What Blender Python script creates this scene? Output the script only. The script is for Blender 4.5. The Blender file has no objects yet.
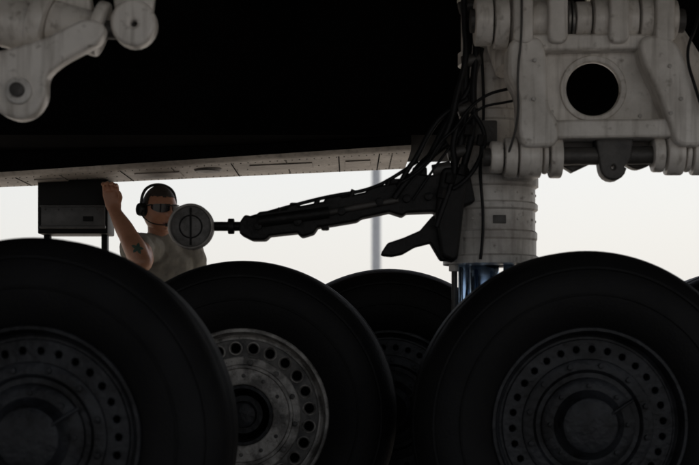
import bpy, bmesh, math, random
from mathutils import Vector, Matrix
random.seed(7)
scene=bpy.context.scene
R=math.radians

# ------------------------------------------------------------ materials
def mat(name,col,rough=.6,metal=0,col2=None,nscale=6,bump=0,bscale=60,spec=.5,contrast=(.35,.7),speck=None):
    m=bpy.data.materials.new(name); m.use_nodes=True
    nt=m.node_tree; b=nt.nodes['Principled BSDF']
    b.inputs['Base Color'].default_value=(*col,1); b.inputs['Roughness'].default_value=rough
    b.inputs['Metallic'].default_value=metal; b.inputs['Specular IOR Level'].default_value=spec
    tc=nt.nodes.new('ShaderNodeTexCoord')
    out=None
    if col2:
        n=nt.nodes.new('ShaderNodeTexNoise'); n.inputs['Scale'].default_value=nscale
        n.inputs['Detail'].default_value=8; n.inputs['Roughness'].default_value=.65
        nt.links.new(tc.outputs['Object'],n.inputs['Vector'])
        r=nt.nodes.new('ShaderNodeMapRange'); r.inputs[1].default_value=contrast[0]; r.inputs[2].default_value=contrast[1]
        nt.links.new(n.outputs['Fac'],r.inputs[0])
        mx=nt.nodes.new('ShaderNodeMix'); mx.data_type='RGBA'
        mx.inputs[6].default_value=(*col,1); mx.inputs[7].default_value=(*col2,1)
        nt.links.new(r.outputs[0],mx.inputs[0]); out=mx.outputs[2]
        if speck:
            n2=nt.nodes.new('ShaderNodeTexNoise'); n2.inputs['Scale'].default_value=nscale*9
            n2.inputs['Detail'].default_value=5
            nt.links.new(tc.outputs['Object'],n2.inputs['Vector'])
            r2=nt.nodes.new('ShaderNodeMapRange'); r2.inputs[1].default_value=.62; r2.inputs[2].default_value=.74; r2.inputs[4].default_value=.7
            nt.links.new(n2.outputs['Fac'],r2.inputs[0])
            m2=nt.nodes.new('ShaderNodeMix'); m2.data_type='RGBA'; m2.inputs[7].default_value=(*speck,1)
            nt.links.new(out,m2.inputs[6]); nt.links.new(r2.outputs[0],m2.inputs[0]); out=m2.outputs[2]
            mp=nt.nodes.new('ShaderNodeMapping'); mp.inputs['Scale'].default_value=(38,38,3)
            nt.links.new(tc.outputs['Object'],mp.inputs['Vector'])
            n3=nt.nodes.new('ShaderNodeTexNoise'); n3.inputs['Scale'].default_value=1; n3.inputs['Detail'].default_value=5
            nt.links.new(mp.outputs[0],n3.inputs['Vector'])
            r3=nt.nodes.new('ShaderNodeMapRange'); r3.inputs[1].default_value=.50; r3.inputs[2].default_value=.75; r3.inputs[4].default_value=.6
            nt.links.new(n3.outputs['Fac'],r3.inputs[0])
            m3=nt.nodes.new('ShaderNodeMix'); m3.data_type='RGBA'; m3.inputs[7].default_value=(*speck,1)
            nt.links.new(out,m3.inputs[6]); nt.links.new(r3.outputs[0],m3.inputs[0]); out=m3.outputs[2]
        nt.links.new(out,b.inputs['Base Color'])
        rr=nt.nodes.new('ShaderNodeMapRange'); rr.inputs[3].default_value=rough*.8; rr.inputs[4].default_value=min(1,rough*1.25)
        nt.links.new(n.outputs['Fac'],rr.inputs[0]); nt.links.new(rr.outputs[0],b.inputs['Roughness'])
    if bump:
        n=nt.nodes.new('ShaderNodeTexNoise'); n.inputs['Scale'].default_value=bscale; n.inputs['Detail'].default_value=6
        nt.links.new(tc.outputs['Object'],n.inputs['Vector'])
        bp=nt.nodes.new('ShaderNodeBump'); bp.inputs['Strength'].default_value=bump; bp.inputs['Distance'].default_value=.01
        nt.links.new(n.outputs['Fac'],bp.inputs['Height']); nt.links.new(bp.outputs[0],b.inputs['Normal'])
    return m
M_white=mat('white_gear_paint',(.76,.72,.67),.33,col2=(.46,.425,.38),nscale=2.6,bump=.06,speck=(.20,.165,.13),contrast=(.42,.66))
M_strut=mat('strut_paint',(.60,.575,.54),.40,col2=(.31,.285,.26),nscale=4,bump=.08,speck=(.12,.10,.085),contrast=(.4,.65))
M_grimy=mat('grimy_metal',(.07,.064,.058),.5,col2=(.02,.019,.018),nscale=9,bump=.3)
M_black=mat('hull_shade_and_seam_black',(.0042,.0040,.0042),.9,col2=(.0022,.0021,.0023),nscale=2,spec=.02)  # unlit look of the hull put into a near-black colour; also panel seams
M_rubber=mat('tyre_rubber',(.0080,.0078,.0080),.6,col2=(.0040,.0039,.0041),nscale=4,bump=.25,bscale=110,spec=.15)
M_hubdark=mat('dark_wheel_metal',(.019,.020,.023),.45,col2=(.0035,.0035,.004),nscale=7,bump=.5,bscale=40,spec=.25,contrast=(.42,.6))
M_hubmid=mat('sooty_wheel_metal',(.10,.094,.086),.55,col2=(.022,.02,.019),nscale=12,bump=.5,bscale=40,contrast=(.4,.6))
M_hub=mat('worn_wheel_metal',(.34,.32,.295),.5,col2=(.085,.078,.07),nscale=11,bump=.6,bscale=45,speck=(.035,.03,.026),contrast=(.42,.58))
M_void=mat('hub_hole_dark',(.003,.003,.003),.9,col2=(.002,.002,.002),spec=.0)  # near-black back disc stands in for the dark inside the hub holes
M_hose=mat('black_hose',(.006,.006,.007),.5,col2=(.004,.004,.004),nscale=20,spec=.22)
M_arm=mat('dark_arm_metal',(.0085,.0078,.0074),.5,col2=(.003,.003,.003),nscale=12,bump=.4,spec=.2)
M_chrome=mat('blue_tinted_chrome',(.45,.60,.80),.15,1,col2=(.30,.45,.65),nscale=3)  # blue reflections painted in as a tint of the metal
M_bolt=mat('bolt_steel',(.3,.29,.27),.4,.7,col2=(.12,.11,.1),nscale=30)

# ------------------------------------------------------------ helpers
def empty(name,loc=(0,0,0)):
    o=bpy.data.objects.new(name,None); scene.collection.objects.link(o); o.location=loc; return o
def addmesh(name,me,m,parent=None,smooth=40):
    if m: me.materials.clear(); me.materials.append(m)
    for p in me.polygons: p.use_smooth=True
    try: me.set_sharp_from_angle(angle=R(smooth))
    except Exception: pass
    o=bpy.data.objects.new(name,me); scene.collection.objects.link(o)
    if parent: o.parent=parent
    return o
def frompy(name,v,f,m,parent=None,smooth=40):
    me=bpy.data.meshes.new(name); me.from_pydata([tuple(a) for a in v],[],f); me.update()
    bm=bmesh.new(); bm.from_mesh(me); bmesh.ops.recalc_face_normals(bm,faces=bm.faces); bm.to_mesh(me); bm.free()
    return addmesh(name,me,m,parent,smooth)
def lathe(name,prof,origin,axis,m,parent=None,segs=64,smooth=35,caps=False):
    """prof: list of (t,r) along axis"""
    a=Vector(axis).normalized(); u=a.orthogonal().normalized(); w=a.cross(u); o=Vector(origin)
    v=[];f=[]
    n=len(prof)
    for t,r in prof:
        for i in range(segs):
            th=2*math.pi*i/segs
            v.append(o+a*t+(u*math.cos(th)+w*math.sin(th))*max(r,1e-4))
    for j in range(n-1):
        for i in range(segs):
            i2=(i+1)%segs
            f.append((j*segs+i,j*segs+i2,(j+1)*segs+i2,(j+1)*segs+i))
    if caps or prof[0][1]<.001: f.append(tuple(range(segs))[::-1])
    if caps or prof[-1][1]<.001: f.append(tuple((n-1)*segs+i for i in range(segs)))
    return frompy(name,v,f,m,parent,smooth)
def cyl(name,p0,p1,r,m,parent=None,segs=32,bev=None,r2=None):
    p0=Vector(p0);p1=Vector(p1);L=(p1-p0).length; b=bev if bev is not None else min(r,L)*.12
    r2=r if r2 is None else r2
    return lathe(name,[(0,r-b),(b*.3,r-b*.3),(b,r),(L-b,r2),(L-b*.3,r2-b*.3),(L,r2-b)],p0,p1-p0,m,parent,segs,caps=True)
def conv(name,cu,m,parent,mw=None,smooth=40):
    o=bpy.data.objects.new('tmp',cu); scene.collection.objects.link(o)
    if mw is not None: o.matrix_world=mw
    dg=bpy.context.evaluated_depsgraph_get(); dg.update()
    me=bpy.data.meshes.new_from_object(o.evaluated_get(dg))
    if mw is not None: me.transform(mw)
    bpy.data.objects.remove(o); me.name=name
    return addmesh(name,me,m,parent,smooth)
def tube(name,pts,r,m,parent=None,res=4,smooth=True):
    cu=bpy.data.curves.new(name,'CURVE'); cu.dimensions='3D'; cu.bevel_depth=r; cu.bevel_resolution=res; cu.use_fill_caps=True
    if smooth and len(pts)>2:
        s=cu.splines.new('NURBS'); s.points.add(len(pts)-1); s.use_endpoint_u=True; s.order_u=3
        cu.resolution_u=8
    else:
        s=cu.splines.new('POLY'); s.points.add(len(pts)-1)
    for i,p in enumerate(pts): s.points[i].co=(*p,1)
    return conv(name,cu,m,parent)
def plate(name,outer,holes,y0,y1,m,parent=None,bevel=.004):
    """outline in X,Z extruded between y0 and y1"""
    cu=bpy.data.curves.new(name,'CURVE'); cu.dimensions='2D'; cu.fill_mode='BOTH'
    cu.extrude=max(abs(y1-y0)/2-bevel,.0005); cu.bevel_depth=bevel; cu.bevel_resolution=2
    def add(pts):
        s=cu.splines.new('POLY'); s.points.add(len(pts)-1); s.use_cyclic_u=True
        for i,p in enumerate(pts): s.points[i].co=(p[0],p[1],0,1)
    add(outer)
    for h in holes: add(h)
    mw=Matrix.Translation((0,(y0+y1)/2,0))@Matrix.Rotation(R(90),4,'X')
    return conv(name,cu,m,parent,mw)
def rnd(pts,rad,n=4):
    """round polygon corners"""
    out=[];N_=len(pts)
    for i in range(N_):
        p=Vector(pts[i]);a=Vector(pts[i-1]);b=Vector(pts[(i+1)%N_])
        da=(a-p);db=(b-p); r=min(rad,da.length*.45,db.length*.45)
        s=p+da.normalized()*r; e=p+db.normalized()*r
        for k in range(n+1):
            t=k/n; q=s*(1-t)**2+p*2*t*(1-t)+e*t*t; out.append((q.x,q.y))
    return out
def circ(cx,cz,r,n=32,ph=0): return [(cx+r*math.cos(ph+2*math.pi*i/n),cz+r*math.sin(ph+2*math.pi*i/n)) for i in range(n)]
def box(name,p0,p1,m,parent=None,bev=.006):
    bm=bmesh.new(); bmesh.ops.create_cube(bm,size=1)
    c=[(a+b)/2 for a,b in zip(p0,p1)]; s=[abs(b-a) for a,b in zip(p0,p1)]
    for v in bm.verts: v.co=Vector((c[0]+v.co.x*s[0],c[1]+v.co.y*s[1],c[2]+v.co.z*s[2]))
    if bev: bmesh.ops.bevel(bm,geom=bm.edges[:],offset=bev,segments=2,affect='EDGES',profile=.6)
    me=bpy.data.meshes.new(name); bm.to_mesh(me); bm.free()
    return addmesh(name,me,m,parent)

# ------------------------------------------------------------ wheels
def wheel(x,y,z=.6,light=False,rot=0):
    E=empty('aircraft_wheel'); 
    C=(x,y,z)
    half=[(-.15,.325),(-.178,.345),(-.205,.375),(-.226,.42),(-.233,.475),(-.225,.53),(-.205,.57),(-.175,.598),(-.145,.611)]
    tread=[]
    for g in (-.115,-.06):
        tread+=[(g-.006,.616),(g-.005,.602),(g+.005,.602),(g+.006,.618)]
    prof=half+tread+[(0,.622)]+[(-t,r) for t,r in reversed(half+tread)]
    o=lathe('tyre',prof,C,(0,1,0),M_rubber,E,128,30)
    for v in o.data.vertices: v.co.z=max(v.co.z,z-.6+.001)
    for rr in (.455,.545):
        lathe('sidewall_rib',[(-.222-(.006 if rr<.54 else -.006),rr),(-.2375+(.0 if rr<.54 else .014),rr+.003),(-.2375+(.0 if rr<.54 else .016),rr+.007),(-.222,rr+.011)],C,(0,1,0),M_rubber,E,96)
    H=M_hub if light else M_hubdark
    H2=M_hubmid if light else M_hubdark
    for s in (-1,1):
        ax=(0,1,0)
        P=lambda L:[(t*s,r) for t,r in L]
        lathe('rim',P([(.10,.352),(.176,.350),(.186,.343),(.186,.333),(.165,.326),(.13,.322),(.122,.312),(.122,.300),(.10,.298)]),C,ax,H,E,96)
        lathe('hub_back',P([(.05,.345),(.10,.325),(.098,.10),(.05,.06)]),C,ax,M_void,E,64)
        yy=y+s*.125
        nh=24 if light else 30
        hr=.0225 if light else .0150
        holes=[circ(x+.268*math.cos(a),z+.268*math.sin(a),hr,16) for a in [rot+2*math.pi*i/nh for i in range(nh)]]
        holes.append(circ(x,z,.125,48))
        plate('hub_ring',circ(x,z,.300,96),holes,yy-.009,yy+.009,H2,E,.004)
        if light:
            for i in range(nh):
                a=rot+2*math.pi*i/nh; cx,cz=x+.268*math.cos(a),z+.268*math.sin(a)
                lathe('hole_lip',P([(.128,.0225),(.141,.0225),(.143,.0245),(.141,.0275),(.128,.0285)]),(cx,y,cz),ax,H,E,16)
            plate('hub_annulus',circ(x,z,.228,72),[circ(x,z,.128,48)],y+s*.130-.012,y+s*.130+.012,H,E,.006)
            lathe('annulus_step',P([(.140,.205),(.152,.200),(.152,.190),(.140,.184)]),C,ax,H,E,64)
        else:
            lathe('hub_step',P([(.12,.238),(.142,.232),(.146,.222),(.146,.196),(.136,.185),(.12,.178)]),C,ax,H,E,64)
        for i in range(12):
            a=rot+2*math.pi*(i+.5)/12
            cx,cz=x+.213*math.cos(a),z+.213*math.sin(a)
            cyl('hub_bolt',(cx,y+s*.14,cz),(cx,y+s*.160,cz),.011,M_hubmid if light else H,E,6)
            cx,cz=x+.158*math.cos(a+.13),z+.158*math.sin(a+.13)
            cyl('hub_key',(cx,y+s*.130,cz),(cx,y+s*.148,cz),.008,H2,E,10)
        if light:
            lathe('axle_cap',P([(.06,.124),(.135,.120),(.135,.108),(.07,.096),(.07,.055),(.12,.05),(.125,.04),(.125,.0)]),C,ax,M_hubdark,E,48)
        else:
            lathe('axle_cap',P([(.12,.17),(.15,.165),(.158,.15),(.158,.125),(.17,.11),(.195,.095),(.2,.08),(.2,.0)]),C,ax,H,E,48)
            for i in range(8):
                a=2*math.pi*i/8
                cx,cz=x+.138*math.cos(a),z+.138*math.sin(a)
                cyl('cap_bolt',(cx,y+s*.155,cz),(cx,y+s*.17,cz),.009,H,E,6)
            tube('valve_stem',[(x+.06,y+s*.19,z+.03),(x+.10,y+s*.205,z+.06),(x+.15,y+s*.18,z+.09)],.006,H,E)
    return E
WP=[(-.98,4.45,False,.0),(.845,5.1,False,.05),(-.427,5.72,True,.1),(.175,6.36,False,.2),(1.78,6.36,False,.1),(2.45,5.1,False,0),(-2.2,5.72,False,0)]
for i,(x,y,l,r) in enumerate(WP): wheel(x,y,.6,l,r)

B=empty('bogie_truck')
cyl('truck_beam',(.35,5.66,.58),(2.9,5.72,.58),.12,M_rubber,B)
for x,y0,y1 in [(.845,5.1,6.0),(1.78,5.5,6.36),(2.45,5.1,6.0),(.175,6.0,6.36)]:
    cyl('axle',(x,y0,.6),(x,y1,.6),.07,M_rubber,B)
box('brake_pack',(.42,5.50,.42),(.72,5.80,.80),M_rubber,B,.03)
B2=empty('bogie_truck')
cyl('truck_beam',(-3.4,4.9,.62),(-.85,4.9,.62),.12,M_rubber,B2)
cyl('axle',(-.98,4.45,.6),(-.98,5.1,.6),.07,M_rubber,B2); cyl('axle',(-2.2,4.9,.6),(-2.2,5.72,.6),.07,M_rubber,B2)
cyl('axle',(-.427,5.72,.6),(-.427,6.3,.6),.07,M_rubber,B2)

# ------------------------------------------------------------ main strut  (elevation drawing, 4 mm per unit)
G=empty('landing_gear_strut')
def S(u,v,y=5.6,k=.004): return ((u-349.5)*k,y,.9+(340-v)*k)
SX=S(491,0)[0]
def zz(v): return .9+(340-v)*.004
prof=[(-140,31),(-20,31),(-18,34),(2,34),(4,30),(52,30),(54,33),(66,33),(68,29),(112,29),(114,32),(122,32),(124,30),(148,31),(158,36),(170,42),(178,44),(180,47),(188,47),(190,44),(204,44),(206,46.5),(211,46.5),(213,44),(232,44),(234,46),(240,46),(242,45),(256,45),(258,48),(265,48),(266,40),(266,18)]
lathe('outer_cylinder',[(-(v)*.004,r*.004) for v,r in prof],(SX,5.6,zz(0)+0),(0,0,1),M_strut,G,64,25)
cyl('piston',(SX-.03,5.6,zz(262)),(SX-.03,5.6,.62),.062,M_chrome,G,48)
cyl('damper_rod',(SX-.115,5.52,zz(262)),(SX-.115,5.52,.62),.022,M_chrome,G,24)
cyl('damper_rod',(SX+.06,5.50,zz(262)),(SX+.06,5.50,.62),.022,M_chrome,G,24)
for dx in (-.15,.115):
    cyl('gland_rod',(SX+dx,5.55,zz(262)),(SX+dx,5.55,.70),.012,M_grimy,G,12)
    cyl('gland_lug',(SX+dx,5.55,zz(258)),(SX+dx,5.55,zz(272)),.022,M_strut,G,8)
for v in (196,222,248):
    for a in range(0,360,30):
        p=Vector((SX+.174*math.cos(R(a)),5.6+.174*math.sin(R(a)),zz(v)))
        d=Vector((math.cos(R(a)),math.sin(R(a)),0))
        cyl('strut_bolt',p-d*.005,p+d*.006,.005,M_strut,G,6)
box('hose_bracket',S(455,128,5.40),S(492,150,5.48),M_grimy,G)
box('side_bracket',S(497,150,5.36),S(530,186,5.46),M_strut,G,.02)
cyl('bracket_pin',S(512,168,5.33),S(512,168,5.40),.03,M_white,G)
tube('strut_wire',[S(478,60,5.45),S(482,120,5.46),S(474,170,5.40),S(480,230,5.40),S(476,262,5.41)],.006,M_hose,G)
box('placard',(SX-.01,5.418,zz(227)),(SX+.04,5.432,zz(219)),M_grimy,G,.002)

# ------------------------------------------------------------ torque link (3.75 mm per unit)
T=empty('torque_link')
K=.00375
def Q(u,v,y=5.25): return ((u-349.5)*K,y,.9+(340-v)*K)
def q2(u,v): p=Q(u,v); return (p[0],p[2])
def barrel(v,segs,y,name='hinge_barrel',m=M_white):
    for (u0,u1,r) in segs:
        a=Q(u0+.4,v,y); b=Q(u1-.4,v,y)
        cyl(name,a,b,r*K,m,T,48,bev=.007)
outer=[q2(*p) for p in [(524,48),(655,48),(672,80),(688,118),(690,132),(540,136),(530,128),(528,90)]]
cx,cz=q2(593,89)
plate('web_plate',outer,[circ(cx,cz,28*K,64)],5.25,5.275,M_white,T,.005)
plate('hole_rim',circ(cx,cz,32*K,64),[circ(cx,cz,28.6*K,64)],5.240,5.255,M_white,T,.005)
plate('left_arm',rnd([q2(*p) for p in [(509,52),(514,46),(534,46),(538,54),(540,90),(541,112),(551,126),(551,146),(522,147),(519,134),(519,100),(508,78)]],.03),[],5.15,5.30,M_white,T,.014)
plate('right_arm',rnd([q2(*p) for p in [(636,46),(658,44),(668,52),(684,86),(697,128),(697,146),(672,146),(668,130),(655,96),(640,64)]],.04),[],5.14,5.30,M_white,T,.014)
plate('bottom_rail',rnd([q2(*p) for p in [(545,126),(676,124),(676,137),(545,139)]],.01),[],5.17,5.29,M_white,T,.01)
plate('top_rail',rnd([q2(*p) for p in [(530,41),(645,41),(645,50),(530,52)]],.01),[],5.17,5.29,M_white,T,.01)
for u in (513,547,607,652):
    plate('hinge_ear',rnd([q2(*p) for p in [(u,46),(u+14,46),(u+14,-6),(u,-6)]],.02),[],5.14,5.32,M_white,T,.01)
barrel(22,[(474,492,24),(493,508,27),(509,516,20),(528,546,22),(547,561,25)],5.25)
barrel(20,[(574,590,18),(591,607,24),(621,636,23),(637,650,26),(666,676,20)],5.25)
cyl('hinge_pin',Q(470,21,5.25),Q(684,21,5.25),.045,M_grimy,T)
for u in (566,570,614):
    cyl('bushing',Q(u,21,5.25),Q(u+2.5,21,5.25),.075,M_bolt,T)
barrel(-22,[(500,560,16),(590,640,17)],5.35)
barrel(157,[(490,503,16),(504,517,20),(518,541,21),(542,548,17),(549,562,21)],5.26)
barrel(154,[(652,664,18),(665,683,21),(684,690,18),(691,720,21)],5.26)
cyl('lower_pin',Q(484,157,5.26),Q(720,154,5.26),.034,M_grimy,T)
plate('centre_lug',[q2(*p) for p in [(596,138),(630,138),(628,158),(620,168)]]+[q2(612+11*math.cos(R(a)),168+11*math.sin(R(a))) for a in range(10,190,20)],[circ(*q2(612,168),4*K,20)],5.22,5.30,M_grimy,T,.008)
plate('dark_recess_plate',[q2(*p) for p in [(560,140),(600,140),(592,160),(575,168),(562,160)]],[],5.30,5.36,M_grimy,T,.008)  # dark recess plates set behind to darken the gaps between barrels
plate('dark_recess_plate',rnd([q2(*p) for p in [(622,136),(660,136),(656,160),(640,166),(626,158)]],.02),[],5.31,5.37,M_grimy,T,.008)
for (u,v) in [(552,112),(640,116),(664,118),(531,66),(530,104),(663,72),(674,104)]:
    p=Q(u,v,5.25); yb=5.255 if u not in (664,531,530,663,674) else 5.145
    cyl('web_bolt',(p[0],yb,p[2]),(p[0],yb-.012,p[2]),.008,M_strut,T,6)
for u,v in [(520,2),(554,4),(614,2),(659,4)]:
    p=Q(u,v,5.14); cyl('ear_bolt',(p[0],5.145,p[2]),(p[0],5.125,p[2]),.012,M_grimy,T,6)
tube('drag_brace',[Q(660,-20,5.5),Q(705,60,5.45),Q(760,150,5.4)],.055,M_white,T)
tube('rear_brace',[Q(515,60,5.42),Q(500,10,5.5),Q(496,-60,5.6)],.06,M_white,T)
tube('brake_line',[Q(517,-10,5.12),Q(518,40,5.11),Q(513,80,5.13),Q(516,130,5.14),Q(505,160,5.2)],.0045,M_grimy,T)
tube('brake_line',[Q(700,-10,5.2),Q(690,30,5.12),Q(676,60,5.12),Q(688,100,5.11),Q(702,140,5.13)],.006,M_hose,T)

# ------------------------------------------------------------ hoses
Hs=empty('hydraulic_hoses')
def hose(pts,r,y=5.38,m=M_hose):
    tube('hose',[S(p[0],p[1],p[2] if len(p)>2 else y) for p in pts],r,m,Hs)
hose([(463,-60),(463,0),(466,40),(460,85),(462,120),(455,160),(440,200)],.016)
hose([(470,-60),(469,10),(472,60),(467,100),(470,130),(462,165),(446,215)],.014,5.36)
hose([(458,-60),(458,30),(462,70),(452,105),(446,135),(430,165),(405,185),(392,205)],.012,5.34)
hose([(476,60),(468,95),(450,120),(438,140),(424,170),(402,196)],.012,5.37)
hose([(520,97),(500,101),(480,106),(462,120),(450,140),(436,150),(420,180),(398,190)],.006,5.33)
hose([(522,108),(500,113),(478,116),(465,126),(450,150),(430,176),(410,206)],.005,5.35)
hose([(462,110),(440,122),(425,142),(414,165),(404,178),(396,194)],.010,5.36)
hose([(468,125),(480,140),(476,165),(460,190),(448,196)],.009,5.33)
hose([(455,130),(446,150),(452,178),(440,208),(432,232)],.011,5.34)
hose([(444,150),(420,168),(410,182),(400,205)],.014,5.4)
for (u,v) in [(463,20),(466,72),(462,118),(452,160),(438,176)]:
    p=S(u,v,5.37); cyl('hose_clamp',(p[0]-.035,p[1],p[2]-.008),(p[0]+.035,p[1],p[2]+.008),.024,M_grimy,Hs,16)
for a in [(474,150),(462,140),(444,186),(456,178),(436,200)]:
    p=S(a[0],a[1],5.33); cyl('hose_fitting',(p[0],p[1],p[2]-.02),(p[0]+.008,p[1],p[2]+.02),.018,M_arm,Hs,6)

# ------------------------------------------------------------ positioner arm with round end disc
A=empty('positioner_arm')
def s2(L_): return [(S(*p)[0],S(*p)[2]) for p in L_]
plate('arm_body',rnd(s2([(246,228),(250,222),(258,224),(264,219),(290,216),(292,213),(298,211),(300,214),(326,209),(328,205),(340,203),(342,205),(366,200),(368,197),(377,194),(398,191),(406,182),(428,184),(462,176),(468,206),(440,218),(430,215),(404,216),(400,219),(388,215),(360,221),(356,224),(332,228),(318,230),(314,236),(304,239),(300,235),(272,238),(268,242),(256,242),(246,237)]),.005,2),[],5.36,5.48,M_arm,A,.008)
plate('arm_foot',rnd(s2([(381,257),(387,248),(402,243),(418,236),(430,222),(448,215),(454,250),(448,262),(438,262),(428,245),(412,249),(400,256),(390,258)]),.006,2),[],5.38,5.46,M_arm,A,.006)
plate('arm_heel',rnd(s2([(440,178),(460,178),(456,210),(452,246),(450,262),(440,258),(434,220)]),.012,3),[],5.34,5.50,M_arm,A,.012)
cyl('arm_rod',S(214,230,5.42),S(262,230,5.42),.018,M_arm,A)
cyl('arm_rod_collar',S(232,230,5.42),S(238,230,5.42),.030,M_arm,A)
cyl('arm_actuator',S(262,227,5.35),S(330,218,5.35),.022,M_arm,A)
cyl('arm_actuator_rod',S(330,218,5.35),S(396,206,5.35),.012,M_grimy,A)
for u,v in [(262,231),(300,227),(342,217),(378,208),(404,205),(425,203)]:
    p=S(u,v,5.36); cyl('arm_pin',(p[0],5.37,p[2]),(p[0],5.335,p[2]),.016,M_arm,A,8)
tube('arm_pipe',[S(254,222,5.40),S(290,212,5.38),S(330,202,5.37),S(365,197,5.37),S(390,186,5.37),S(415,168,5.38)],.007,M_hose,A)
for u in (282,318,352,386): 
    p=S(u,216-(u-282)*.25,5.37); cyl('pipe_clip',(p[0]-.006,p[1],p[2]-.02),(p[0]+.006,p[1],p[2]+.010),.010,M_arm,A,12)
for (u0,v0,u1,v1) in [(292,208,302,216),(338,199,350,206),(384,185,400,196),(410,174,424,188),(322,226,330,234)]:
    box('arm_fitting',S(u0,v1,5.37),S(u1,v0,5.44),M_arm,A,.008)
dx,dy,dz=S(197,231,5.40)
M_disc=mat('disc_grey',(.085,.080,.075),.5,col2=(.035,.032,.028),nscale=18,bump=.3,contrast=(.4,.6))
M_rim=mat('disc_rim',(.36,.34,.315),.5,col2=(.18,.165,.15),nscale=15)
lathe('end_disc',[(-.022,.0),(-.022,.072),(-.02,.078),(.02,.078),(.03,.06),(.03,0)],(dx,dy,dz),(0,1,0),M_disc,A,48)
lathe('end_disc_rim',[(-.018,.078),(-.032,.080),(-.034,.084),(-.028,.088),(.024,.088),(.024,.075)],(dx,dy,dz),(0,1,0),M_rim,A,64)
cyl('disc_rib',(dx,dy-.024,dz-.072),(dx,dy-.024,dz+.072),.004,M_arm,A,10)
lathe('disc_groove',[(-.0225,.040),(-.026,.042),(-.026,.044),(-.0225,.046)],(dx,dy,dz),(0,1,0),M_arm,A,40)

# ------------------------------------------------------------ forward gear link at upper left (3.2 mm per unit, y 4.5)
L=empty('gear_linkage')
k2=.0032
def N(u,v,y=4.5): return ((u-349.5)*k2,y,.9+(340-v)*k2)
def n2(u,v): p=N(u,v); return (p[0],p[2])
for a,b,r in [((-40,8),(30,28),25),((32,18),(48,23),32),((50,20),(92,33),22),((93,26),(103,29),28)]:
    cyl('link_barrel',N(*a),N(*b),r*k2,M_white,L,48,bev=.008)
cyl('link_pin',N(90,28),N(150,30),.03,M_grimy,L)
plate('end_lug',[n2(134+19*math.cos(R(a)),24+20*math.sin(R(a))) for a in range(0,360,15)],[circ(*n2(135,25),7*k2)],4.45,4.53,M_white,L,.012)
plate('lug_stem',[n2(*p) for p in [(118,12),(150,12),(158,-60),(112,-60)]],[],4.47,4.51,M_white,L,.01)
plate('bell_crank',rnd([n2(*p) for p in [(-40,66),(10,62),(52,50),(92,30),(108,34),(104,46),(66,66),(50,80),(50,104),(40,118),(26,122),(10,116),(2,104),(-4,88),(-40,92)]],.03),[circ(*n2(28,98),11*k2)],4.36,4.44,M_white,L,.012)
cyl('crank_bush',N(28,98,4.34),N(28,98,4.47),13*k2,M_strut,L,32)
cyl('crank_pin',N(28,98,4.32),N(28,98,4.49),7*k2,M_grimy,L,24)
plate('hanger',[n2(*p) for p in [(-30,-120),(60,-120),(90,24),(60,34),(-30,20)]],[],4.5,4.56,M_white,L,.015)
tube('link_hose',[N(110,-60),N(118,0),N(112,30),N(86,50),N(60,60)],.010,M_hose,L)

# ------------------------------------------------------------ fuselage
F=empty('aircraft_fuselage')
def prism_x(name,sec,x0,x1,m,parent,nseg=1):
    n=len(sec); v=[];f=[]
    for j in range(nseg+1):
        x=x0+(x1-x0)*j/nseg
        for (y,z) in sec: v.append((x,y,z))
    for j in range(nseg):
        for i in range(n):
            i2=(i+1)%n
            f.append((j*n+i,j*n+i2,(j+1)*n+i2,(j+1)*n+i))
    f.append(tuple(range(n))[::-1]); f.append(tuple(nseg*n+i for i in range(n)))
    return frompy(name,v,f,m,parent,30)
YB=1.0
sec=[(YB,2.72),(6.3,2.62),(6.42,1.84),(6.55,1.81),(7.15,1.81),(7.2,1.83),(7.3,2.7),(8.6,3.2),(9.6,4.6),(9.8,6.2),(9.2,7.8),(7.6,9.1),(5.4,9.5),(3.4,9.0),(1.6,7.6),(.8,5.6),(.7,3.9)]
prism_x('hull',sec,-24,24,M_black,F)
LB=empty('left_light_block')  # unseen ribbed panel added left of the camera to block light from there
M_block=mat('light_block_dark',(.05,.05,.052),.7,col2=(.03,.03,.03),nscale=3)
box('light_block_panel',(-1.95,-.4,.75),(-1.90,3.5,2.70),M_block,LB,.015)
for yy in (0.0,1.0,2.0,3.0): box('light_block_rib',(-1.90,yy,.85),(-1.84,yy+.05,2.6),M_block,LB,.01)
M_belly=mat('belly_grey_paint',(.27,.245,.22),.55,col2=(.145,.13,.115),nscale=2.5,bump=.2,speck=(.07,.062,.055),contrast=(.38,.62))
xa,xb=-3.2,.283
def hz(x):
    t=(x+1.74)/(.283+1.74); return 1.682+.092*t
def yn(x):
    t=(x+1.74)/(.283+1.74); return 6.75-.31*t
NX=40; v=[];f=[]
for j in range(NX+1):
    x=xa+(xb-xa)*j/NX; z=hz(x); y1=yn(x)
    ring=[(x,y1-.01,1.95),(x,y1-.01,z+.022),(x,y1+.01,z+.006),(x,y1+.04,z),(x,7.15,z),(x,7.195,z+.008),(x,7.2,z+.02),(x,7.2,1.95)]
    v+=ring
n=8
for j in range(NX):
    for i in range(n-1): f.append((j*n+i,j*n+i+1,(j+1)*n+i+1,(j+1)*n+i))
f.append(tuple(range(n))); f.append(tuple(NX*n+i for i in range(n)))
o=frompy('belly_fairing',v,f,M_belly,F,30)
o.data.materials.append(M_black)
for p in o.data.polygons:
    if p.center.z>1.86 or (p.normal.y<-.7): p.material_index=1  # upper and camera-side faces take the painted-in unlit black
def onb(x,t): 
    y=yn(x)+.05+(7.14-yn(x)-.05)*t; return Vector((x,y,hz(x)))
bm=bmesh.new()
for t in (.04,.5,.93):
    x=-1.95
    while x<.27:
        p=onb(x,t); bmesh.ops.create_icosphere(bm,subdivisions=1,radius=.004,matrix=Matrix.Translation(p))
        x+=.035 if t!=.5 else .05
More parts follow.
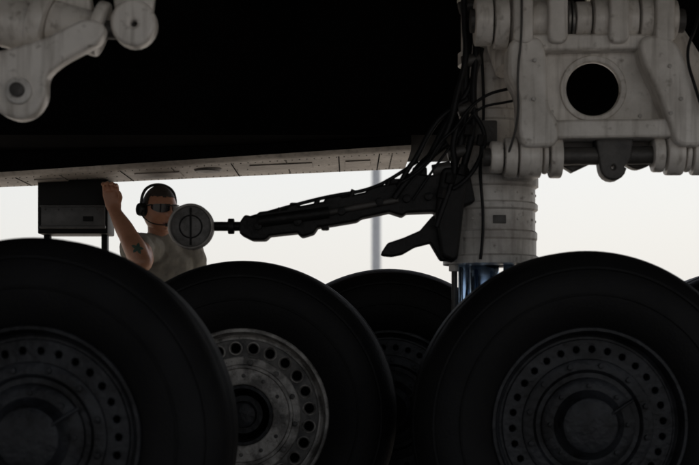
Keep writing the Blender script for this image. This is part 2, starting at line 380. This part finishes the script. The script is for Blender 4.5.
for x in (-1.4,-.85,-.3,.2):
    for i in range(12):
        bmesh.ops.create_icosphere(bm,subdivisions=1,radius=.005,matrix=Matrix.Translation(onb(x,.05+i*.08)))
me=bpy.data.meshes.new('rivets'); bm.to_mesh(me); bm.free(); addmesh('rivets',me,M_grimy,F)
for x in (-1.62,-1.1,-.56,-.05,.14):
    a=onb(x,0);b=onb(x,1); vv=[(x-.003,a.y,a.z-.002),(x+.003,a.y,a.z-.002),(x+.003,b.y,b.z-.002),(x-.003,b.y,b.z-.002)]
    frompy('panel_seam',vv,[(0,1,2,3)],M_black,F)
def bpatch(name,x,w,t0,t1,m,d=.006):
    a,b=onb(x,t0),onb(x+w,t1)
    v=[];
    for (px,py) in [(x,a.y),(x+w,a.y),(x+w,b.y),(x,b.y)]: v.append((px,py,hz(px)-d))
    for (px,py) in [(x,a.y),(x+w,a.y),(x+w,b.y),(x,b.y)]: v.append((px,py,hz(px)+.004))
    frompy(name,v,[(0,1,2,3),(0,4,5,1),(1,5,6,2),(2,6,7,3),(3,7,4,0)],m,F)
bpatch('access_panel',-1.05,.22,.3,.8,M_belly); bpatch('access_panel',-.48,.3,.2,.6,M_belly)
bpatch('access_panel',-.02,.12,.3,.75,M_belly); bpatch('access_panel',-1.55,.15,.3,.7,M_belly)
lathe('drain_blister',[(0,.07),(-.012,.06),(-.018,0)],(-.69,6.8,hz(-.69)),(0,0,1),M_grimy,F,32)

# ------------------------------------------------------------ equipment box hung under the belly
X=empty('equipment_box')
M_box=mat('black_box_paint',(.006,.006,.006),.5,col2=(.004,.004,.004),spec=.12)
M_pan=mat('box_panel',(.050,.049,.048),.45,col2=(.022,.022,.022),nscale=20)
bx0,bx1=-1.555,-1.205
box('case',(bx0,6.98,1.43),(bx1,7.18,1.70),M_box,X,.008)
box('front_panel',(bx0+.02,6.966,1.465),(bx1-.012,6.982,1.565),M_pan,X,.004)
box('panel_lip',(bx0+.015,6.95,1.455),(bx1-.008,6.975,1.468),M_pan,X,.003)
box('upper_lip',(bx0+.015,6.955,1.562),(bx1-.008,6.975,1.570),M_pan,X,.003)
for i in range(5):
    cyl('panel_screw',(bx0+.04+i*.065,6.968,1.55),(bx0+.04+i*.065,6.960,1.55),.005,M_grimy,X,8)
box('latch',(bx0+.23,6.955,1.49),(bx0+.28,6.968,1.515),M_box,X,.003)
for x in (bx0+.03,bx1-.03):
    box('support_leg',(x-.015,7.05,0.02),(x+.015,7.10,1.43),M_box,X,.003)
box('foot_base',(bx0-.03,6.9,0),(bx1+.03,7.25,.03),M_box,X,.005)

# ------------------------------------------------------------ person
PR=empty('ground_crew_man')
M_skin=mat('skin',(.40,.195,.12),.42,col2=(.29,.135,.08),nscale=14,bump=.05,bscale=200)
M_skin.node_tree.nodes['Principled BSDF'].inputs['Subsurface Weight'].default_value=.08
M_skin.node_tree.nodes['Principled BSDF'].inputs['Subsurface Radius'].default_value=(.01,.004,.002)
M_shirt=mat('tee_shirt',(.25,.235,.20),.9,col2=(.18,.168,.145),nscale=12,bump=.35,bscale=25)
M_trou=mat('camouflage_trousers',(.22,.21,.17),.9,col2=(.12,.12,.09),nscale=12,contrast=(.48,.52))
M_boot=mat('boots',(.12,.09,.06),.8,col2=(.09,.07,.05))
M_hair=mat('hair_dark',(.03,.022,.018),.7,col2=(.018,.013,.01),nscale=60,bump=.5,bscale=150)
M_ink=mat('tattoo_ink',(.03,.075,.065),.5,col2=(.07,.10,.07),nscale=60)
def limb(bm,pts,side=None,seg=20):
    P=[Vector(p[:3]) for p in pts]; Rr=[(p[3],p[4] if len(p)>4 else p[3]) for p in pts]
    Q_=[];W=[]
    n=len(P)
    for i in range(n-1):
        p0=P[max(i-1,0)];p1=P[i];p2=P[i+1];p3=P[min(i+2,n-1)]
        for s in range(6):
            t=s/6
            q=.5*((2*p1)+(p2-p0)*t+(2*p0-5*p1+4*p2-p3)*t*t+(3*p1-p0-3*p2+p3)*t**3)
            Q_.append(q); tt=t*t*(3-2*t)
            W.append((Rr[i][0]*(1-tt)+Rr[i+1][0]*tt,Rr[i][1]*(1-tt)+Rr[i+1][1]*tt))
    Q_.append(P[-1]);W.append(Rr[-1])
    d0=(Q_[0]-Q_[1]).normalized(); d1=(Q_[-1]-Q_[-2]).normalized()
    pre=[];post=[]
    for a in (75,50,25):
        r=math.cos(R(a)); h=math.sin(R(a)); m0=min(W[0]);m1=min(W[-1])
        pre.append((Q_[0]+d0*m0*h,(W[0][0]*r,W[0][1]*r)))
        post.insert(0,(Q_[-1]+d1*m1*h,(W[-1][0]*r,W[-1][1]*r)))
    allr=pre+list(zip(Q_,W))+post
    pts_=[a for a,b in allr]
    sv=Vector(side) if side else None
    rings=[]
    for i,(c,(ra,rb)) in enumerate(allr):
        t=(pts_[min(i+1,len(pts_)-1)]-pts_[max(i-1,0)]).normalized()
        s=sv if sv else t.orthogonal()
        a=(s-t*s.dot(t)).normalized(); b=t.cross(a)
        rings.append([bm.verts.new(c+a*ra*math.cos(2*math.pi*j/seg)+b*rb*math.sin(2*math.pi*j/seg)) for j in range(seg)])
    for i in range(len(rings)-1):
        for j in range(seg):
            j2=(j+1)%seg
            bm.faces.new((rings[i][j],rings[i][j2],rings[i+1][j2],rings[i+1][j]))
    bm.faces.new(rings[0][::-1]); bm.faces.new(rings[-1])
def body(name,limbs,m,vox=.009,sm=4):
    bm=bmesh.new()
    for l in limbs:
        pts,side=l; limb(bm,pts,side)
    bmesh.ops.recalc_face_normals(bm,faces=bm.faces)
    me=bpy.data.meshes.new(name); bm.to_mesh(me); bm.free()
    o=addmesh(name,me,m,PR,180)
    r=o.modifiers.new('r','REMESH'); r.mode='VOXEL'; r.voxel_size=vox; r.use_smooth_shade=True
    if sm: s=o.modifiers.new('s','SMOOTH'); s.iterations=sm; s.factor=.5
    return o
sd=Vector((.93,.37,0)).normalized()
RS=Vector((-1.105,7.42,1.395)); LS=Vector((-.87,7.60,1.385))
EL=Vector((-1.035,7.16,1.305)); WR=Vector((-1.190,7.29,1.565)); PM=Vector((-1.208,7.30,1.635))
LE=Vector((-.82,7.63,1.10)); LW=Vector((-.84,7.50,.86))
skin=[([(-.99,7.53,1.30,.07,.06),(-1.0,7.525,1.40,.066,.062),(-1.003,7.50,1.50,.058,.059),(-1.005,7.49,1.56,.056,.059)],sd),
      ([(*RS,.064),(*(RS*.6+EL*.4),.066),(*(RS*.25+EL*.75),.060),(*EL,.047)],None),
      ([(*EL,.047),(*(EL*.75+WR*.25),.058,.054),(*(EL*.4+WR*.6),.046),(*WR,.033,.029)],None),
      ([(*WR,.030,.025),(*(WR*.4+PM*.6),.040,.020),(*(PM+Vector((-.003,-.005,.025))),.043,.017)],(1,.2,0)),
      ([(*LS,.052),(*(LS*.5+LE*.5),.050),(*LE,.040)],None),
      ([(*LE,.040),(*(LE*.65+LW*.35),.045),(*LW,.027)],None),
      ([(*LW,.025,.022),(*(LW+Vector((.0,-.03,-.06))),.040,.018),(*(LW+Vector((0,-.04,-.10))),.040,.016)],(0,1,-.3)),
      ([(-.99,7.54,1.0,.14,.09),(-.99,7.54,1.2,.14,.09),(-.99,7.53,1.34,.12,.075)],sd)]
base=PM+Vector((-.003,-.005,.03))
for i,(off,ln) in enumerate([(-.031,.9),(-.010,1.0),(.011,.95),(.031,.78)]):
    b=base+Vector((off,off*.2,0))
    skin.append(([(*b,.010),(*(b+Vector((0,-.012,.030*ln))),.0095),(*(b+Vector((0,-.04*ln,.042*ln))),.0088),(*(b+Vector((0,-.070*ln,.034*ln))),.0078)],None))
skin.append(([(*(PM+Vector((.028,0,-.03))),.014),(*(PM+Vector((.045,-.018,.0))),.0115),(*(PM+Vector((.042,-.042,.024))),.0095)],None))
hb=LW+Vector((0,-.045,-.115))
for off,ln in [(-.030,.8),(-.010,1),(.010,.95),(.030,.85)]:
    b=hb+Vector((0,off,off*.2))
    skin.append(([(*b,.010),(*(b+Vector((-.004,-.008,-.035*ln))),.0095),(*(b+Vector((-.018,-.01,-.06*ln))),.0088),(*(b+Vector((-.034,-.01,-.075*ln))),.008)],None))
skin.append(([(*(LW+Vector((-.005,-.045,-.04))),.014),(*(LW+Vector((-.02,-.075,-.07))),.0115),(*(LW+Vector((-.028,-.085,-.10))),.0095)],None))
bodyo=body('skin_body',skin,M_skin,.005,3)
sh=[([(-.98,7.56,.96,.165,.115),(-.985,7.55,1.08,.158,.110),(-.99,7.54,1.22,.172,.115),(-.995,7.53,1.32,.172,.108),(-.998,7.525,1.385,.130,.088),(-1.0,7.52,1.44,.076,.070)],sd),
    ([(*(RS+sd*.06+Vector((0,0,-.01))),.080),(*(RS*.95+EL*.05),.082),(*(RS*.78+EL*.22),.080)],None),
    ([(*(LS-sd*.06+Vector((0,0,-.01))),.080),(*LS,.080),(*(LS*.7+LE*.3),.076),(*(LS*.42+LE*.58),.070)],None)]
sho=body('tee_shirt',sh,M_shirt,.007,2)
tx=bpy.data.textures.new('folds','CLOUDS'); tx.noise_scale=.08
dm=sho.modifiers.new('folds','DISPLACE'); dm.texture=tx; dm.strength=.020; dm.mid_level=.4
HR=Vector((-1.07,7.52,.92)); HL=Vector((-.89,7.60,.92))
tr=[([(-.98,7.56,1.0,.168,.118),(-.98,7.56,.90,.175,.125),(-.98,7.56,.82,.165,.12)],sd)]
bt=[]
for h,fx in ((HR,-1.12),(HL,-.86)):
    k_=Vector((fx,h.y-.03,.50)); a_=Vector((fx-.01,h.y+.02,.12))
    tr.append(([(*h,.10),(*(h*.5+k_*.5),.09),(*k_,.072),(*(k_*.5+a_*.5),.072),(*a_,.062)],None))
    bt.append(([(a_.x,a_.y,.26,.055),(a_.x,a_.y+.01,.12,.05),(a_.x,a_.y,.06,.05)],None))
    bt.append(([(a_.x,a_.y+.05,.045,.042,.04),(a_.x-.01,a_.y-.08,.045,.048,.04),(a_.x-.015,a_.y-.17,.038,.04,.033)],(1,0,0)))
body('trousers',tr,M_trou,.012,4); body('boots',bt,M_boot,.01,3)

HM=Matrix.Translation((-1.0,7.485,1.590))@Matrix.Rotation(R(38),4,'Z')@Matrix.Rotation(R(6),4,'X')@Matrix.Scale(1.06,4)
HE=empty('head'); HE.parent=PR; HE.matrix_world=HM
g=lambda x,z,cx,cz,sx,sz: math.exp(-((x-cx)/sx)**2-((z-cz)/sz)**2)
def headp(c):
    x,y,z=c
    px,py,pz=x*.078,y*.097,z*.118
    t=max(0,-z)
    px*=1-.27*t**2
    if y>0: py*=1-.45*t
    if z>0 : py+=.006*z
    if y<0:
        f_=min(1,-y*2.2)
        py=py*(1-.06*t)
        d=0
        d+=.028*g(px,pz,0,-.022,.012,.017)+.013*g(px,pz,0,.004,.009,.022)
        d+=.008*g(px,pz,0,.034,.05,.010)
        d-=.014*(g(px,pz,.031,.012,.018,.013)+g(px,pz,-.031,.012,.018,.013))
        d+=.005*(g(px,pz,.042,-.018,.018,.018)+g(px,pz,-.042,-.018,.018,.018))
        d-=.005*(g(px,pz,.040,-.052,.014,.02)+g(px,pz,-.040,-.052,.014,.02))
        d+=.008*g(px,pz,0,-.053,.022,.006)+.009*g(px,pz,0,-.066,.019,.006)-.007*g(px,pz,0,-.0595,.026,.0026)
        d+=.014*g(px,pz,0,-.098,.024,.016)
        d-=.006*g(px,pz,0,-.079,.025,.006)
        py-=d*f_
    return Vector((px,py,pz))
bm=bmesh.new(); bmesh.ops.create_icosphere(bm,subdivisions=6,radius=1)
for v_ in bm.verts: v_.co=headp(v_.co)
me=bpy.data.meshes.new('face'); bm.to_mesh(me); bm.free()
def hobj(name,me,m,sm=180):
    o=addmesh(name,me,m,None,sm); o.parent=HE; return o
hobj('face',me,M_skin)
bm=bmesh.new(); bmesh.ops.create_icosphere(bm,subdivisions=5,radius=1)
dele=[]
for v_ in bm.verts:
    x,y,z=v_.co; c=headp(v_.co)
    keep=(z>.52 or (y>.1 and z>-.35) or (y>-.25 and z>.15))
    if not keep: dele.append(v_)
    v_.co=c*1.035
bmesh.ops.delete(bm,geom=dele,context='VERTS')
me=bpy.data.meshes.new('hair'); bm.to_mesh(me); bm.free(); hobj('hair',me,M_hair)
M_lip=mat('lips',(.20,.08,.06),.5)
bm=bmesh.new(); bmesh.ops.create_icosphere(bm,subdivisions=6,radius=1); dele=[]
for v_ in bm.verts:
    x,y,z=v_.co; c=headp(v_.co)
    if not(y<0 and abs(c.x)<.024 and abs(c.z+.0595)<.0115*(1-(c.x/.026)**2)): dele.append(v_)
    v_.co=c+Vector((0,-.0012,0))
bmesh.ops.delete(bm,geom=dele,context='VERTS')
me=bpy.data.meshes.new('lips'); bm.to_mesh(me); bm.free(); hobj('lips',me,M_lip)
for s in (-1,1):
    bm=bmesh.new(); bmesh.ops.create_icosphere(bm,subdivisions=3,radius=1)
    for v_ in bm.verts: v_.co=Vector((s*.079+v_.co.x*.010+s*max(0,v_.co.y)*.012, .012+v_.co.y*.018,-.003+v_.co.z*.031))
    me=bpy.data.meshes.new('ear'); bm.to_mesh(me); bm.free(); hobj('ear',me,M_skin)
M_lens=mat('dark_lens',(.006,.006,.007),.15,spec=.25); M_frame=mat('glasses_frame',(.01,.01,.01),.35,spec=.3)
for s in (-1,1):
    v=[];f=[]; NU,NV=14,8
    for layer in (0,1):
        for i in range(NU+1):
            for j in range(NV+1):
                a=i/NU; ph=R(5+58*a)
                top=.018*(1-a**3*.5); bot=.024*math.sin(math.pi*(.10+.86*a))**.6
                q=j/NV; zz_=.016+top*q-bot*(1-q)
                r_=.1035-layer*.003
                v.append((s*math.sin(ph)*r_*.83,-math.cos(ph)*r_*1.05,zz_))
    m_=(NU+1)*(NV+1)
    for i in range(NU):
        for j in range(NV):
            q=i*(NV+1)+j; f.append((q,q+1,q+NV+2,q+NV+1)); f.append((m_+q,m_+q+NV+1,m_+q+NV+2,m_+q+1))
    o=frompy('lens',v,f,M_lens); o.parent=HE
    def hcyl(name,pts,r,m): o=tube(name,pts,r,m); o.parent=HE
    hcyl('temple',[(s*.074,-.052,.026),(s*.083,-.03,.022),(s*.086,.03,.012)],.0035,M_frame)
    o=cyl('ear_cup',(s*.080,.012,.0),(s*.108,.012,.0),.032,M_frame,None,32,bev=.010); o.parent=HE
    o=cyl('ear_cushion',(s*.072,.012,.0),(s*.084,.012,.0),.034,M_hose,None,32,bev=.004); o.parent=HE
hcyl('glasses_bridge',[(-.03,-.104,.030),(0,-.1105,.027),(.03,-.104,.030)],.003,M_frame)
hcyl('headset_band',[(-.094,.012,.02),(-.094,.012,.065),(-.066,.012,.112),(0,.012,.130),(.066,.012,.112),(.094,.012,.065),(.094,.012,.02)],.007,M_frame)
hcyl('mic_boom',[(-.1,.0,-.02),(-.098,-.05,-.055),(-.06,-.105,-.070),(-.02,-.122,-.066)],.003,M_frame)
hcyl('microphone',[(-.034,-.118,-.067),(-.008,-.128,-.064)],.008,M_frame)
c=(EL*.84+WR*.16); ax=(EL-WR).normalized()
out=Vector((.25,-1,.15)); out=(out-ax*out.dot(ax)).normalized(); tn=ax.cross(out)
bm=bmesh.new(); rings_=[]
for q in range(0,7):
    fr=q/6; ring=[]
    for i in range(20):
        a=2*math.pi*i/20; ph=(i%4)/4; tri=1-abs(ph-.5)*2
        rr=.036*(1-.58*(tri)); ring.append(bm.verts.new(c+out*.058+(ax*math.cos(a)+tn*math.sin(a))*rr*max(fr,.01)))
    rings_.append(ring)
for q in range(6):
    for i in range(20): bm.faces.new((rings_[q][i],rings_[q][(i+1)%20],rings_[q+1][(i+1)%20],rings_[q+1][i]))
me=bpy.data.meshes.new('star_tattoo'); bm.to_mesh(me); bm.free(); o=addmesh('star_tattoo',me,M_ink,PR,180)
sw=o.modifiers.new('w','SHRINKWRAP'); sw.target=bodyo; sw.offset=.0014; sw.wrap_method='NEAREST_SURFACEPOINT'
PR.location=(.045,-.45,0); PR.scale=(1,1,.975)

# ------------------------------------------------------------ surroundings
def sheet(name,x0,x1,y0,y1,z,m): return frompy(name,[(x0,y0,z),(x1,y0,z),(x1,y1,z),(x0,y1,z)],[(0,1,2,3)],m)
M_con=mat('apron_concrete',(.43,.40,.355),.85,col2=(.34,.31,.275),nscale=.6,bump=.2,bscale=30)
sheet('ground',-4000,4000,-4000,4000,0,M_con)
M_joint=mat('joint_sealant',(.05,.05,.05),.9)
JE=empty('pavement_joints')
for i in range(-8,9):
    o=sheet('joint',i*6.1+1.2,i*6.1+1.22,-60,60,.004,M_joint); o.parent=JE
    o=sheet('joint',-60,60,i*6.1+2.2,i*6.1+2.22,.008,M_joint); o.parent=JE
M_pole=mat('galvanised_pole',(.42,.44,.46),.5,.2,col2=(.34,.36,.38))
LP=empty('light_pole')
lathe('mast',[(0,.24),(.3,.24),(.32,.15),(14,.11)],(.80,42,0),(0,0,1),M_pole,LP,24)
tube('mast_arm',[(.8,42,13.8),(1.6,42,14.4),(3.0,42,14.5)],.06,M_pole,LP); box('lamp_head',(2.8,41.8,14.35),(3.7,42.2,14.55),M_pole,LP,.03)
M_hill=mat('hazy_hills',(.28,.30,.33),1,col2=(.22,.24,.26),nscale=.004)
v=[];f=[]
for i in range(81):
    x=-3000+i*75; h=55+30*math.sin(i*.35)+18*math.sin(i*.9+1)+random.uniform(-5,5)
    v+=[(x,2600,-1),(x,2750,h),(x,3000,h*.3)]
for i in range(80):
    for j in range(2): f.append((i*3+j,i*3+j+1,(i+1)*3+j+1,(i+1)*3+j))
frompy('hills',v,f,M_hill)
HG=empty('hangar'); M_hang=mat('hangar_cladding',(.5,.5,.48),.7,col2=(.42,.42,.4),nscale=.3)
arc=[(-60+30*math.cos(R(a)),6+9*math.sin(R(a))) for a in range(0,181,12)]
outl=[(-30,0)]+arc+[(-90,0)]
plate('shell',outl,[],260,320,M_hang,HG,.05); box('door',(-82,259,0),(-38,259.9,6.5),M_grimy,HG,.05)

# ------------------------------------------------------------ light
w=bpy.data.worlds.new('World'); scene.world=w; w.use_nodes=True
nt=w.node_tree; bg=nt.nodes['Background']
sky=nt.nodes.new('ShaderNodeTexSky'); sky.sky_type='NISHITA'; sky.sun_disc=False
el,azv=R(54),Vector((.48,.88,0)).normalized()
sky.sun_elevation=el; sky.sun_rotation=math.atan2(azv.x,azv.y)
sky.air_density=1.0; sky.dust_density=3.0; sky.ozone_density=1.0
tc=nt.nodes.new('ShaderNodeTexCoord'); sx=nt.nodes.new('ShaderNodeSeparateXYZ'); nt.links.new(tc.outputs['Generated'],sx.inputs[0])
mr=nt.nodes.new('ShaderNodeMapRange'); mr.interpolation_type='SMOOTHSTEP'
mr.inputs[1].default_value=0; mr.inputs[2].default_value=.6; mr.inputs[3].default_value=.85; mr.inputs[4].default_value=.1
nt.links.new(sx.outputs['Z'],mr.inputs[0])
mx=nt.nodes.new('ShaderNodeMix'); mx.data_type='RGBA'; mx.inputs[7].default_value=(5.9,5.8,5.65,1)
nt.links.new(mr.outputs[0],mx.inputs[0]); nt.links.new(sky.outputs[0],mx.inputs[6])
nt.links.new(mx.outputs[2],bg.inputs['Color']); bg.inputs['Strength'].default_value=.15
sun=bpy.data.lights.new('sun','SUN'); sun.energy=5; sun.angle=R(.5); sun.color=(1,.93,.84)
so=bpy.data.objects.new('sun',sun); scene.collection.objects.link(so)
sd_=Vector((azv.x*math.cos(el),azv.y*math.cos(el),math.sin(el)))
so.rotation_euler=(-sd_).to_track_quat('-Z','Y').to_euler()

# ------------------------------------------------------------ camera
cam=bpy.data.cameras.new('camera'); co=bpy.data.objects.new('camera',cam); scene.collection.objects.link(co)
co.location=(0,0,.9); co.rotation_euler=(R(90),0,0)
cam.sensor_width=36; cam.lens=36*1400/699; cam.shift_y=107.5/699
cam.clip_start=.05; cam.clip_end=9000
cam.dof.use_dof=True; cam.dof.focus_distance=6.3; cam.dof.aperture_fstop=2.8
scene.camera=co
scene.view_settings.view_transform='Standard'; scene.view_settings.look='None'; scene.view_settings.exposure=0
